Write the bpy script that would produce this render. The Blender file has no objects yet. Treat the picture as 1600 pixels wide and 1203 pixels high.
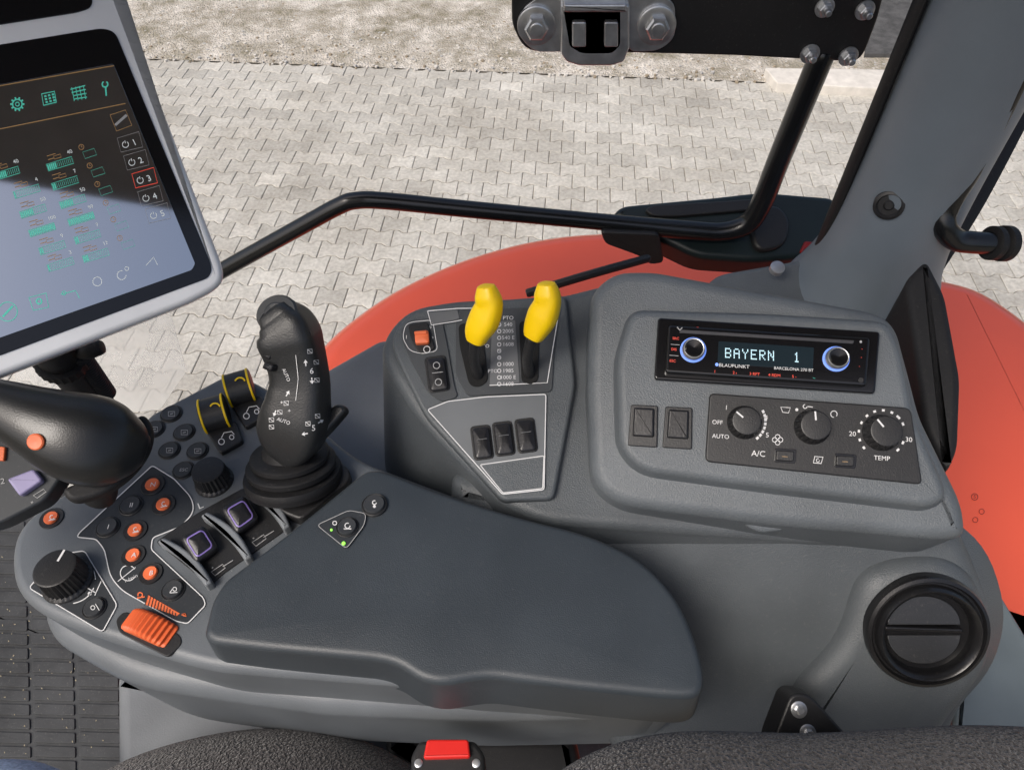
import bpy, bmesh, math, random
from math import sin, cos, pi, radians
from mathutils import Vector, Matrix
from mathutils.bvhtree import BVHTree
random.seed(4)
SC = bpy.context.scene
ZC = 3.0
F = 1142.0
CAM = Vector((0, 0, ZC))
PT = radians(50)
FW = Vector((0, cos(PT), -sin(PT))); UP = Vector((0, sin(PT), cos(PT))); RT = Vector((1, 0, 0))
# survey helpers: photo measurement -> real point on a real plane of the cab
def ray(x, y): return FW + RT*((x-800)/F) + UP*((601.5-y)/F)
def bd(x, y, d): return CAM + ray(x, y)*d
class Plane:
    def __init__(s, p, n):
        s.p = Vector(p); s.n = Vector(n).normalized()
        s.u = (RT - s.n*RT.dot(s.n)).normalized(); s.v = s.n.cross(s.u)
    def at(s, x, y, h=0.0):
        r = ray(x, y); return CAM + r*(((s.p-CAM).dot(s.n)+h)/r.dot(s.n))
    def uv(s, P): d = P-s.p; return Vector((d.dot(s.u), d.dot(s.v)))
    def pt(s, q, h=0.0): return s.p + s.u*q[0] + s.v*q[1] + s.n*h
class Surf:
    def __init__(s, ob, n, fb=.69):
        me = ob.data; b = BASE[ob.name]; s.fb = fb
        s.t = BVHTree.FromPolygons([v.co+b for v in me.vertices], [tuple(p.vertices) for p in me.polygons]); s.n = Vector(n)
    def at(s, x, y, h=0.0):
        r = ray(x, y).normalized(); hit = s.t.ray_cast(CAM, r)
        if hit[0] is None: return bd(x, y, s.fb)
        return hit[0]-r*max(h, .0006)
def fillet(P, r=8, n=5):
    out = []; N = len(P)
    for i in range(N):
        p = Vector(P[i][:2]); a = Vector(P[i-1][:2]); b = Vector(P[(i+1) % N][:2])
        rr = P[i][2] if len(P[i]) > 2 else r
        d1 = min(rr, .48*(a-p).length); d2 = min(rr, .48*(b-p).length)
        if rr <= 0: out.append(p); continue
        q1 = p+(a-p).normalized()*d1; q2 = p+(b-p).normalized()*d2
        for k in range(n+1):
            t = k/n; out.append(q1*(1-t)**2+p*2*t*(1-t)+q2*t*t)
    res = [out[0]]
    for q in out[1:]:
        if (q-res[-1]).length > .05: res.append(q)
    if (res[0]-res[-1]).length < .05: res.pop()
    return res
def offs(L, d):
    n = len(L); o = []
    for i in range(n):
        a, b, c = L[i-1], L[i], L[(i+1) % n]
        e1 = (b-a).normalized(); e2 = (c-b).normalized()
        n1 = Vector((-e1.y, e1.x)); n2 = Vector((-e2.y, e2.x)); m = n1+n2
        if m.length < 1e-6: m = n1.copy()
        m.normalize(); o.append(b+m*(d/max(.5, m.dot(n1))))
    return o
def crom(P, n=8):
    out = []; N = len(P)
    for i in range(N-1):
        p0 = P[max(i-1, 0)]; p1 = P[i]; p2 = P[i+1]; p3 = P[min(i+2, N-1)]
        for k in range(n):
            t = k/n
            out.append(tuple(.5*((2*b)+(-a+c)*t+(2*a-5*b+4*c-d)*t*t+(-a+3*b-3*c+d)*t**3) for a, b, c, d in zip(p0, p1, p2, p3)))
    out.append(tuple(P[-1])); return out
BASE = {}
TXT = {}
def tmesh(s):
    if s not in TXT:
        c = bpy.data.curves.new('t', 'FONT'); c.body = s; c.size = 1; c.align_x = 'CENTER'; c.align_y = 'CENTER'
        c.resolution_u = 3
        o = bpy.data.objects.new('t', c); SC.collection.objects.link(o); bpy.context.view_layer.update()
        me = bpy.data.meshes.new_from_object(o.evaluated_get(bpy.context.evaluated_depsgraph_get()))
        TXT[s] = ([v.co.copy() for v in me.vertices], [tuple(p.vertices) for p in me.polygons])
        bpy.data.objects.remove(o); bpy.data.curves.remove(c); bpy.data.meshes.remove(me)
    return TXT[s]
DOT = {'B': ['1111.', '1...1', '1...1', '1111.', '1...1', '1...1', '1111.'], 'A': ['.111.', '1...1', '1...1', '11111', '1...1', '1...1', '1...1'],
       'Y': ['1...1', '1...1', '.1.1.', '..1..', '..1..', '..1..', '..1..'], 'E': ['11111', '1....', '1....', '1111.', '1....', '1....', '11111'],
       'R': ['1111.', '1...1', '1...1', '1111.', '1.1..', '1..1.', '1...1'], 'N': ['1...1', '11..1', '1.1.1', '1.1.1', '1..11', '1...1', '1...1'],
       '1': ['..1..', '.11..', '..1..', '..1..', '..1..', '..1..', '.111.'], ' ': ['.....']*7}
class MB:
    def __init__(s): s.v = []; s.f = []; s.m = []
    def add(s, vs, fs, mi=0):
        b = len(s.v); s.v += [Vector(v) for v in vs]; s.f += [tuple(b+i for i in f) for f in fs]; s.m += [mi]*len(fs); return s
    def rings(s, L, mi=0, c0=True, c1=True):
        n = len(L[0]); vs = [p for l in L for p in l]; fs = []
        for j in range(len(L)-1):
            for i in range(n):
                k = (i+1) % n; fs.append((j*n+i, j*n+k, (j+1)*n+k, (j+1)*n+i))
        if c0: fs.append(tuple(range(n))[::-1])
        if c1: fs.append(tuple(range((len(L)-1)*n, len(L)*n)))
        return s.add(vs, fs, mi)
    def slab(s, P, pl, h=0.0, depth=.01, bev=.002, r=8, taper=0.0, mi=0, dome=0.0, drop=None, k=3, ho=0.0):
        L = [pl.uv(pl.at(q.x, q.y, h-ho)) for q in fillet(P, r)]
        ar = sum(L[i-1].x*L[i].y-L[i].x*L[i-1].y for i in range(len(L)))
        if ar < 0: L = L[::-1]
        R = []
        if dome:
            A = offs(L, bev); c = sum(A, Vector((0, 0)))/len(A)
            for t in (.04, .12, .25, .4, .55, .7, .85):
                R.insert(0, [pl.pt(a.lerp(c, t), h+dome*(1-(1-t)**2.5)) for a in A])
        for j in range(k+1):
            a = j/k*pi/2
            R.append([pl.pt(q, h-bev*(1-cos(a))) for q in offs(L, bev*(1-sin(a)))])
        d = drop if drop is not None else -pl.n
        R.append([pl.pt(q, h-bev)+d*(depth-bev) for q in offs(L, -taper)])
        return s.rings(R, mi)
    def box(s, x, y, w, hh, ang, pl, h0=0.0, ht=.004, bev=.001, r=4, mi=0, dome=0, taper=0.0):
        a = radians(ang); c = [(-w/2, -hh/2), (w/2, -hh/2), (w/2, hh/2), (-w/2, hh/2)]
        return s.slab([(x+p*cos(a)-q*sin(a), y+p*sin(a)+q*cos(a)) for p, q in c], pl, h0+ht, ht+.002, bev, r, taper, mi, dome)
    def lathe(s, O, n, prof, seg=40, rib=0.0, nr=0, mi=0, sx=1.0, u=None, ribr=None):
        n = Vector(n).normalized()
        if u is None: u = (RT-n*RT.dot(n)).normalized()
        v = n.cross(u); R = []
        for (r, h) in prof:
            l = []
            for i in range(seg):
                a = 2*pi*i/seg; rr = r
                if nr and (ribr is None or ribr[0] <= h <= ribr[1]): rr = r-rib*(.5+.5*cos(a*nr))
                l.append(O+u*(rr*cos(a)*sx)+v*(rr*sin(a))+n*h)
            R.append(l)
        return s.rings(R, mi)
    def sweep(s, P, rad, seg=16, mi=0, up=None, pw=2.0, sm=6, ends=True):
        if sm:
            Q = crom([tuple(p)+(tuple(r) if isinstance(r, tuple) else (r, r)) for p, r in zip(P, rad)], sm)
        else: Q = [tuple(p)+(tuple(r) if isinstance(r, tuple) else (r, r)) for p, r in zip(P, rad)]
        C = [Vector(q[:3]) for q in Q]; up = Vector(up) if up is not None else Vector((0, -.7, .7))
        R = []
        for i, c in enumerate(C):
            t = (C[min(i+1, len(C)-1)]-C[max(i-1, 0)]).normalized()
            a = t.cross(up)
            if a.length < 1e-4: a = Vector((1, 0, 0))
            a.normalize(); b = a.cross(t).normalized(); l = []
            for k in range(seg):
                w = 2*pi*k/seg; cx = abs(cos(w))**(2/pw)*(1 if cos(w) >= 0 else -1); sx = abs(sin(w))**(2/pw)*(1 if sin(w) >= 0 else -1)
                l.append(c+a*(Q[i][3]*cx)+b*(Q[i][4]*sx))
            R.append(l)
        if ends:
            def shr(l, c, d, f): return [c+(p-c)*f+d for p in l]
            t0 = (C[0]-C[1]).normalized(); t1 = (C[-1]-C[-2]).normalized(); r0 = min(Q[0][3:5]); r1 = min(Q[-1][3:5])
            R = [shr(R[0], C[0], t0*r0*.5, .5), shr(R[0], C[0], t0*r0*.35, .85)]+R+[shr(R[-1], C[-1], t1*r1*.35, .85), shr(R[-1], C[-1], t1*r1*.5, .5)]
        return s.rings(R, mi)
    # flat printed marks
    def stroke(s, P, pl, w=1.5, h=.0004, mi=0, closed=False):
        P = [Vector(p[:2]) for p in P]
        if closed: P = P+[P[0]]
        L = []; Rr = []
        N = len(P)
        for i in range(N):
            if closed and i in (0, N-1): t = (P[1]-P[0]).normalized()+(P[-1]-P[-2]).normalized()
            else: t = (P[min(i+1, N-1)]-P[max(i-1, 0)])
            if t.length < 1e-6: t = Vector((1, 0))
            t.normalize(); n = Vector((-t.y, t.x))*w/2
            L.append(pl.at(P[i].x+n.x, P[i].y+n.y, h)); Rr.append(pl.at(P[i].x-n.x, P[i].y-n.y, h))
        return s.add(L+Rr, [(i, i+1, N+i+1, N+i) for i in range(N-1)], mi)
    def flat(s, P, pl, h=.0004, mi=0, r=0):
        Q = fillet(P, r) if r else [Vector(p[:2]) for p in P]
        return s.add([pl.at(q.x, q.y, h) for q in Q], [tuple(range(len(Q)))], mi)
    def arc(s, x, y, r, a0, a1, pl, w=1.5, h=.0004, mi=0, n=20, sy=1.0):
        return s.stroke([(x+r*cos(radians(a0+(a1-a0)*i/n)), y+r*sy*sin(radians(a0+(a1-a0)*i/n))) for i in range(n+1)], pl, w, h, mi)
    def disc(s, x, y, r, pl, h=.0004, mi=0, sy=1.0):
        return s.flat([(x+r*cos(2*pi*i/20), y+r*sy*sin(2*pi*i/20)) for i in range(20)], pl, h, mi)
    def text(s, t, x, y, hp, pl, ang=0, h=.0005, mi=0, sx=1.0):
        V, Fc = tmesh(t); a = radians(ang); k = hp/.7
        if isinstance(pl, Plane):
            O = pl.at(x, y, h); X = (pl.at(x+cos(a)*9, y+sin(a)*9, h)-O).normalized(); Y = pl.n.cross(X)
            m = k*(O-CAM).dot(FW)/F
            return s.add([O+X*(v.x*m*sx)+Y*(v.y*m) for v in V], Fc, mi)
        return s.add([pl.at(x+(v.x*cos(a)*sx+v.y*sin(a))*k, y+(v.x*sin(a)*sx-v.y*cos(a))*k, h) for v in V], Fc, mi)
    def obj(s, name, parent, mats, label=None, sharp=38, wn=True):
        if not isinstance(mats, (list, tuple)): mats = [mats]
        me = bpy.data.meshes.new(name)
        if parent is None:
            c = sum(s.v, Vector((0, 0, 0)))/len(s.v); c.z = min(v.z for v in s.v)
        else: c = BASE[parent.name]
        me.from_pydata([v-c for v in s.v], [], s.f)
        for m in mats: me.materials.append(m)
        me.polygons.foreach_set('material_index', s.m)
        bm = bmesh.new(); bm.from_mesh(me); bmesh.ops.recalc_face_normals(bm, faces=bm.faces[:]); bm.to_mesh(me); bm.free()
        me.polygons.foreach_set('use_smooth', [True]*len(me.polygons))
        try: me.set_sharp_from_angle(angle=radians(sharp))
        except Exception: pass
        o = bpy.data.objects.new(name, me); SC.collection.objects.link(o)
        if parent is None: o.location = c
        else: o.parent = parent
        if wn:
            w = o.modifiers.new('wn', 'WEIGHTED_NORMAL'); w.keep_sharp = True
        BASE[o.name] = c
        if label: o['label'] = label
        return o
def thing(name, base, label, cat, group=None):
    e = bpy.data.objects.new(name, None); e.empty_display_size = .05; SC.collection.objects.link(e); e.location = base
    e['label'] = label; e['category'] = cat
    if group: e['group'] = group
    BASE[e.name] = Vector(base); return e
def tag(o, label, cat, group=None):
    o['label'] = label; o['category'] = cat
    if group: o['group'] = group
def mat(name, col, rough=.5, spec=.5, bs=0, bst=.3, var=.12, metal=0, emit=0, coat=0, vs=14, bdist=.0004, dust=0.0, sheen=0):
    m = bpy.data.materials.new(name); m.use_nodes = True; nt = m.node_tree; N = nt.nodes; Lk = nt.links
    b = N['Principled BSDF']; c = tuple(col)+(1,)
    b.inputs['Base Color'].default_value = c; b.inputs['Roughness'].default_value = rough
    b.inputs['Specular IOR Level'].default_value = spec; b.inputs['Metallic'].default_value = metal
    b.inputs['Coat Weight'].default_value = coat; b.inputs['Sheen Weight'].default_value = sheen
    if emit: b.inputs['Emission Color'].default_value = c; b.inputs['Emission Strength'].default_value = emit
    tc = N.new('ShaderNodeTexCoord')
    if var or dust:
        n = N.new('ShaderNodeTexNoise'); n.inputs['Scale'].default_value = vs; n.inputs['Detail'].default_value = 4
        Lk.new(tc.outputs['Object'], n.inputs['Vector'])
        mr = N.new('ShaderNodeMapRange'); mr.inputs[1].default_value = .3; mr.inputs[2].default_value = .7
        mr.inputs[3].default_value = 1-var; mr.inputs[4].default_value = 1+var
        Lk.new(n.outputs['Fac'], mr.inputs[0])
        mx = N.new('ShaderNodeVectorMath'); mx.operation = 'SCALE'; mx.inputs[0].default_value = tuple(col)
        Lk.new(mr.outputs[0], mx.inputs['Scale']); last = mx.outputs[0]
        if dust:
            n3 = N.new('ShaderNodeTexNoise'); n3.inputs['Scale'].default_value = 260; n3.inputs['Detail'].default_value = 4; n3.inputs['Roughness'].default_value = .85
            Lk.new(tc.outputs['Object'], n3.inputs['Vector'])
            r3 = N.new('ShaderNodeMapRange'); r3.inputs[1].default_value = .58; r3.inputs[2].default_value = .78; r3.inputs[4].default_value = dust
            Lk.new(n3.outputs['Fac'], r3.inputs[0])
            mm = N.new('ShaderNodeMix'); mm.data_type = 'RGBA'; mm.inputs[7].default_value = (.3, .28, .25, 1)
            Lk.new(r3.outputs[0], mm.inputs[0]); Lk.new(last, mm.inputs[6]); last = mm.outputs[2]
        Lk.new(last, b.inputs['Base Color'])
        rr = N.new('ShaderNodeMapRange'); rr.inputs[3].default_value = max(0, rough-.06); rr.inputs[4].default_value = min(1, rough+.08)
        Lk.new(n.outputs['Fac'], rr.inputs[0]); Lk.new(rr.outputs[0], b.inputs['Roughness'])
    if bs:
        n2 = N.new('ShaderNodeTexNoise'); n2.inputs['Scale'].default_value = bs; n2.inputs['Detail'].default_value = 1
        Lk.new(tc.outputs['Object'], n2.inputs['Vector'])
        bp = N.new('ShaderNodeBump'); bp.inputs['Strength'].default_value = bst; bp.inputs['Distance'].default_value = bdist
        Lk.new(n2.outputs['Fac'], bp.inputs['Height']); Lk.new(bp.outputs[0], b.inputs['Normal'])
    return m
M_pod = mat('grained_grey_plastic', (.102, .115, .126), .44, .5, 850, .9, dust=.28, bdist=.0005)
M_body = mat('dark_grey_plastic', (.078, .088, .096), .44, .5, 850, .9, dust=.25, bdist=.0005)
M_arm = mat('armrest_body_plastic', (.112, .124, .136), .42, .5, 900, .5, dust=.15)
M_pad = mat('soft_armrest_skin', (.035, .043, .051), .41, .5, 1200, .55, dust=.12)
M_blk = mat('black_plastic', (.016, .016, .017), .42, .5, 800, .4, dust=.15)
M_blkgl = mat('gloss_black', (.006, .006, .007), .12, .6, var=0)
M_pan = mat('panel_print_dark', (.028, .032, .037), .5, .4, dust=.2)
M_grayp = mat('panel_print_grey', (.13, .135, .14), .5, .4, dust=.1)
M_tube = mat('black_painted_tube', (.008, .009, .01), .22, .6, 60, .1, dust=.06)
M_or = mat('orange_button', (.8, .17, .06), .45, .5)
M_orw = mat('orange_wheel', (.70, .12, .03), .5, .5)
M_fend = mat('orange_red_paint', (.86, .115, .05), .32, .5, coat=.5, var=.05, vs=3, dust=.06)
M_yel = mat('yellow_plastic', (.87, .58, .0), .38, .5, 300, .15, var=.06, dust=.15)
M_wht = mat('white_print', (.7, .7, .7), .5, .3, var=0)
M_ltg = mat('light_grey_print', (.4, .4, .4), .5, .3, var=0)
M_red = mat('red_plastic', (.7, .02, .015), .4)
M_sil = mat('silver_frame', (.78, .79, .80), .35, .5, metal=.1, var=.05)
M_zinc = mat('zinc_metal', (.6, .61, .62), .32, .5, 120, .2, metal=.85, var=.2, vs=60)
M_pil = mat('pillar_bluegrey_plastic', (.15, .18, .21), .42, .5, 600, .5, var=.06, dust=.1)
M_teal = mat('dark_lamp_housing', (.008, .016, .017), .4)
M_purp = mat('purple_print', (.25, .18, .5), .4, var=0)
M_green = mat('green_led', (.3, .9, .1), .4, var=0, emit=.8)
M_rub = mat('black_rubber', (.014, .014, .015), .55, .3, 400, .4, dust=.2)
M_floor = mat('rubber_mat', (.045, .047, .049), .7, .3, 200, .5, var=.35, dust=.5)
M_fab = mat('dark_seat_fabric', (.05, .046, .046), .95, .15, 380, 1, var=.8, vs=380, bdist=.005, sheen=.3, dust=.12)
M_jean = mat('light_denim', (.28, .36, .5), .85, .2, 1500, .8, var=.3, vs=300)
M_lgp = mat('light_grey_plastic', (.16, .17, .18), .55, .5, 500, .5, dust=.2)
M_ora_e = mat('display_orange', (.4, .24, .1), .4, var=0, emit=.12)
M_grn_e = mat('display_green', (.08, .5, .38), .4, var=0, emit=.3)
M_wht_e = mat('display_white', (.6, .65, .65), .4, var=0, emit=.2)
M_rad_e = mat('radio_characters', (.55, .8, .9), .4, var=0, emit=.6)
M_blu_e = mat('blue_ring_light', (.2, .35, .95), .3, var=0, emit=.5)
M_red_e = mat('red_backlit_print', (.8, .08, .05), .4, var=0, emit=.3)
M_scr = mat('display_glass', (.01, .012, .014), .05, 1.0, var=0)
M_scr.node_tree.nodes['Principled BSDF'].inputs['IOR'].default_value = 4.0
M_refl = mat('reflection', (.62, .62, .6), .7, .3)  # pale see-through colour imitating a window reflection
M_refl.node_tree.nodes['Principled BSDF'].inputs['Alpha'].default_value = .35

# ---------------------------------------------------------------- planes
H = Vector((0, 0, 1)); DN = -H
PC = Plane((0, 0, ZC-.62), H)
PP = Plane((0, 0, ZC-.592), H)
PR = Plane(bd(1230, 650, .64), (-.15, -.5, .85))
PL = Plane(bd(740, 600, .72), (0, -.35, .93))
PV = Plane(bd(1445, 980, .68), (-.1, -.75, .65))
PM = Plane(bd(150, 280, .60), (.45, -.6, .66))
PB = Plane((0, .88, 0), (0, -1, 0))
PF = Plane((0, 0, ZC-1.05), H)
PG = Plane((0, 0, ZC-1.35), H)

# ---------------------------------------------------------------- ground
def mat_paver():
    m = mat('concrete_paver', (.33, .31, .27), .9, .2, 160, .7, var=0, bdist=.003)
    nt = m.node_tree; N = nt.nodes; L = nt.links; b = N['Principled BSDF']
    at = N.new('ShaderNodeAttribute'); at.attribute_name = 'tint'
    tc = N.new('ShaderNodeTexCoord')
    n = N.new('ShaderNodeTexNoise'); n.inputs['Scale'].default_value = 1.1; n.inputs['Detail'].default_value = 8; n.inputs['Roughness'].default_value = .7
    L.new(tc.outputs['Object'], n.inputs['Vector'])
    r = N.new('ShaderNodeValToRGB'); r.color_ramp.elements[0].position = .32; r.color_ramp.elements[0].color = (.34, .32, .28, 1); r.color_ramp.elements[1].position = .68; r.color_ramp.elements[1].color = (.54, .525, .48, 1)
    L.new(n.outputs['Fac'], r.inputs[0])
    n2 = N.new('ShaderNodeTexNoise'); n2.inputs['Scale'].default_value = 45; n2.inputs['Detail'].default_value = 6
    L.new(tc.outputs['Object'], n2.inputs['Vector'])
    mr = N.new('ShaderNodeMapRange'); mr.inputs[1].default_value = .3; mr.inputs[2].default_value = .7; mr.inputs[3].default_value = .82; mr.inputs[4].default_value = 1.15
    L.new(n2.outputs['Fac'], mr.inputs[0])
    mu = N.new('ShaderNodeMath'); mu.operation = 'MULTIPLY'; L.new(mr.outputs[0], mu.inputs[0]); L.new(at.outputs['Fac'], mu.inputs[1])
    vm = N.new('ShaderNodeVectorMath'); vm.operation = 'SCALE'; L.new(r.outputs[0], vm.inputs[0]); L.new(mu.outputs[0], vm.inputs['Scale'])
    L.new(vm.outputs[0], b.inputs['Base Color'])
    return m
M_pav = mat_paver()
M_joint = mat('sandy_joint', (.21, .19, .155), .95, .1, 300, 1, var=.4, vs=20, bdist=.004)
def mat_verge():
    m = mat('gravel_verge', (.28, .25, .21), .95, .1, 60, 1, var=0, bdist=.02)
    nt = m.node_tree; N = nt.nodes; L = nt.links; b = N['Principled BSDF']
    tc = N.new('ShaderNodeTexCoord'); n = N.new('ShaderNodeTexNoise'); n.inputs['Scale'].default_value = 3; n.inputs['Detail'].default_value = 12; n.inputs['Roughness'].default_value = .8
    L.new(tc.outputs['Object'], n.inputs['Vector'])
    r = N.new('ShaderNodeValToRGB'); e = r.color_ramp.elements; e[0].position = .36; e[0].color = (.2, .18, .12, 1); e[1].position = .62; e[1].color = (.66, .62, .56, 1)
    x = e.new(.5); x.color = (.42, .385, .33, 1)
    L.new(n.outputs['Fac'], r.inputs[0]); L.new(r.outputs[0], b.inputs['Base Color']); return m
M_verge = mat_verge()
g = MB(); g.add([(-60, -20, 0), (60, -20, 0), (60, 80, 0), (-60, 80, 0)], [(0, 1, 2, 3)]); go = g.obj('ground', None, M_joint, wn=False); go['kind'] = 'structure'
# double-T interlocking pavers
Lp, Hp, amp = .175, .142, .0125; rot = Matrix.Rotation(radians(-4.4), 3, 'Z'); org = Vector((-.6, 5.93, 0))
pv, pf, pc = [], [], []
def wave(x):
    a = abs(x)*2
    return -1 if a < .3 else (1 if a > .7 else (a-.3)/.4*2-1)
xs = [-.5, -.35, -.15, .15, .35, .5]
for j in range(0, 37):
    for i in range(-36, 44):
        cx = (i+(.5 if j % 2 else 0))*Lp; cy = -(j+.5)*Hp
        P = [Vector(q) for q in [(x*Lp, -Hp/2-amp*wave(x)) for x in xs]+[(x*Lp, Hp/2+amp*wave(x)) for x in xs][::-1]]
        A = offs(P, .0022); B = offs(P, .0064); b0 = len(pv); n = len(P); dz = random.uniform(-.0015, .0015); ti = random.gauss(1, .07); an = random.gauss(0, .008)
        for S, z in ((A, .003), (A, .0115), (B, .0145)):
            for q in S:
                w = rot @ Vector((cx+q.x-q.y*an, cy+q.y+q.x*an, z+dz)); pv.append(w+org)
        for r_ in range(2):
            for k in range(n): pf.append((b0+r_*n+k, b0+r_*n+(k+1) % n, b0+(r_+1)*n+(k+1) % n, b0+(r_+1)*n+k))
        pf.append(tuple(range(b0+2*n, b0+3*n))); pc += [ti]*(3*n)
me = bpy.data.meshes.new('pavement'); me.from_pydata(pv, [], pf); me.materials.append(M_pav)
a = me.attributes.new('tint', 'FLOAT', 'POINT'); a.data.foreach_set('value', pc)
po = bpy.data.objects.new('pavement', me); SC.collection.objects.link(po); po['kind'] = 'structure'
g = MB(); g.add([rot @ Vector(p)+org for p in ((-7, .0, .0080), (8, 0, .0080), (8, -5.4, .0080), (-7, -5.4, .0080))], [(0, 1, 2, 3)]); o = g.obj('joint_sand_ground', None, M_joint, wn=False); o['kind'] = 'structure'
# verge
g = MB(); V = []; nx, ny = 90, 40
for j in range(ny+1):
    for i in range(nx+1):
        x = -9+18*i/nx; y = .012+8*(j/ny)**1.3; z = .012+(.04*min(1, y*.6))*(.5+.5*sin(x*2.1+sin(y*3))*cos(y*2.3))+random.uniform(0, .012)*min(1, y*4)
        V.append(rot @ Vector((x, y, z))+org)
g.add(V, [(j*(nx+1)+i, j*(nx+1)+i+1, (j+1)*(nx+1)+i+1, (j+1)*(nx+1)+i) for j in range(ny) for i in range(nx)])
o = g.obj('verge', None, M_verge, wn=False); o['kind'] = 'structure'
g = MB()
for i in range(3200):
    c = rot @ Vector((random.uniform(-6, 7), random.uniform(.0, 1)**1.4*2.2-.03, .02)) + org; r_ = random.uniform(.005, .02)
    vs = [c+Vector((random.uniform(.6, 1)*r_*cos(a_), random.uniform(.6, 1)*r_*sin(a_), z_*r_)) for z_ in (-.3, .5) for a_ in (0, 1.3, 2.5, 3.8, 5)]
    g.add(vs, [(0, 1, 6, 5), (1, 2, 7, 6), (2, 3, 8, 7), (3, 4, 9, 8), (4, 0, 5, 9), (5, 6, 7, 8, 9)], random.choice([0, 0, 1, 2]))
o = g.obj('gravel', None, [mat('stone_light', (.58, .55, .5), .9), mat('stone_brown', (.3, .25, .18), .9), mat('stone_grey', (.42, .41, .39), .9)], wn=False); o['kind'] = 'stuff'
tag(o, 'loose pale and brown gravel scattered along the verge', 'gravel')
PGr = Plane((0, 0, .06), H)
g = MB(); g.slab([(1195, 106), (1600, 112), (1600, 150), (1215, 130)], PGr, .03, .1, .01, r=3)
o = g.obj('kerb', None, mat('pale_concrete', (.6, .57, .52), .9, .2, 90, .6, bdist=.003), wn=False); o['kind'] = 'structure'
g = MB(); g.slab([(1372, -60), (1700, -60), (1700, 88), (1352, 84)], PGr, .004, .1, .002, r=0)
o = g.obj('road', None, mat('asphalt', (.08, .08, .08), .9, .2, 90, .8, var=.3, bdist=.004), wn=False); o['kind'] = 'structure'

# ---------------------------------------------------------------- fender
g = MB(); g.slab([(440, 640, 60), (492, 548, 60), (595, 468, 60), (700, 418, 60), (800, 387, 60), (900, 371, 60), (1010, 370, 60), (1165, 396, 60), (1320, 420, 60), (1470, 444, 60), (1535, 464, 60), (1620, 525, 60), (1800, 700, 60), (1880, 1150), (1250, 1150), (900, 800), (560, 760)], PF, .02, .35, .07, k=9, taper=.02, drop=DN, ho=.045)
FE = g.obj('fender', None, M_fend); tag(FE, 'glossy orange-red rear wheel fender curving around the cab', 'fender')
SFe = Surf(FE, H, 1.3)
d = MB()
d.arc(1523, 776, 5, 0, 360, SFe, 1, .002); d.text('S', 1523, 776, 6, SFe, 5, .002); d.arc(1534, 799, 4, 0, 360, SFe, 1, .002); d.arc(1524, 812, 4, 0, 360, SFe, 1, .002)
d.obj('sticker_print', FE, mat('sticker_ink', (.25, .03, .02), .5, var=0), wn=False)

# ---------------------------------------------------------------- hinge rail
T = thing('window_rail', PB.at(940, 345), 'bent black tubular rail across the window, rising to a plate', 'rail')
P = [(250, 480), (345, 424), (480, 349), (530, 322), (555, 314), (600, 314), (740, 328), (940, 347), (1080, 360), (1130, 362), (1168, 350), (1190, 318), (1215, 255), (1250, 170), (1285, 85)]
g = MB(); g.sweep([PB.at(*p) for p in P], [.0125]*8+[.0145]*2+[.0155]*5, 16, up=(0, -1, 0.05), sm=5); g.obj('rail_tube', T, M_tube)
g = MB(); g.slab([(938, 362), (1030, 366), (1038, 412), (1015, 415), (1000, 402), (945, 382)], PB, .02, .03, .004, r=8); g.obj('rail_clamp', T, M_blk)
g = MB(); g.sweep([bd(825, 458, 1.0), bd(925, 428, 1.0), bd(1012, 404, 1.04)], [.006, .006, .006], 8); g.obj('link_rod', T, M_blk)
PLm = Plane(bd(1130, 350, 1.12), (0, -.45, .89))
T = thing('exterior_lamp', PLm.at(1150, 380), 'low dark green-black lamp housing on the fender behind rail', 'lamp')
g = MB(); g.slab([(957, 334), (972, 320, 14), (1120, 306), (1190, 298), (1312, 308), (1300, 350), (1262, 402), (1180, 408), (1090, 402), (1035, 375), (975, 345)], PLm, .0, .05, .010, r=20, k=5); g.obj('housing', T, M_teal)
g = MB(); g.slab([(1006, 328), (1020, 320), (1130, 314), (1180, 310), (1180, 328), (1060, 338), (1020, 338)], PLm, .006, .01, .003, r=10); g.obj('lens', T, M_blk)
g = MB(); g.slab([(1170, 330), (1215, 316), (1238, 345), (1228, 385), (1180, 395)], PLm, .010, .02, .006, r=22); g.obj('pivot_cover', T, M_blk)
g = MB(); g.slab([(1258, 376), (1276, 378), (1262, 396), (1250, 394)], PLm, .004, .01, .003, r=4); g.obj('reflector', T, mat('dark_red_lens', (.25, .012, .01), .3))

# ---------------------------------------------------------------- top plate
T = thing('hinge_plate', PB.at(1080, 90), 'black steel plate with zinc bolts and a silver clamp bracket', 'bracket')
g = MB(); g.slab([(798, -60), (1395, -60), (1372, 30), (1350, 88, 20), (1335, 98), (1150, 88), (1000, 84), (820, 82, 25), (800, 40)], PB, .012, .010, .003, r=12); g.obj('plate', T, mat('black_steel', (.014, .014, .015), .45, .5, 150, .3, dust=.2))
def bolt(x, y, r):
    O = PB.at(x, y, .013); k = (O-CAM).dot(FW)/F
    g = MB(); g.lathe(O, PB.n, [(r*k*1.15, 0), (r*k*1.15, .002), (r*k, .0025)], 28); g.lathe(O, PB.n, [(r*k*.8, .002), (r*k*.8, .009), (r*k*.7, .010)], 6); g.lathe(O, PB.n, [(r*k*.42, .009), (r*k*.42, .017), (r*k*.3, .0185)], 16)
    g.obj('bolt', T, M_zinc)
for x, y, r in [(1288, 12, 13), (1351, 16, 13), (1265, 84, 13), (1325, 88, 13)]: bolt(x, y, r)
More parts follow.
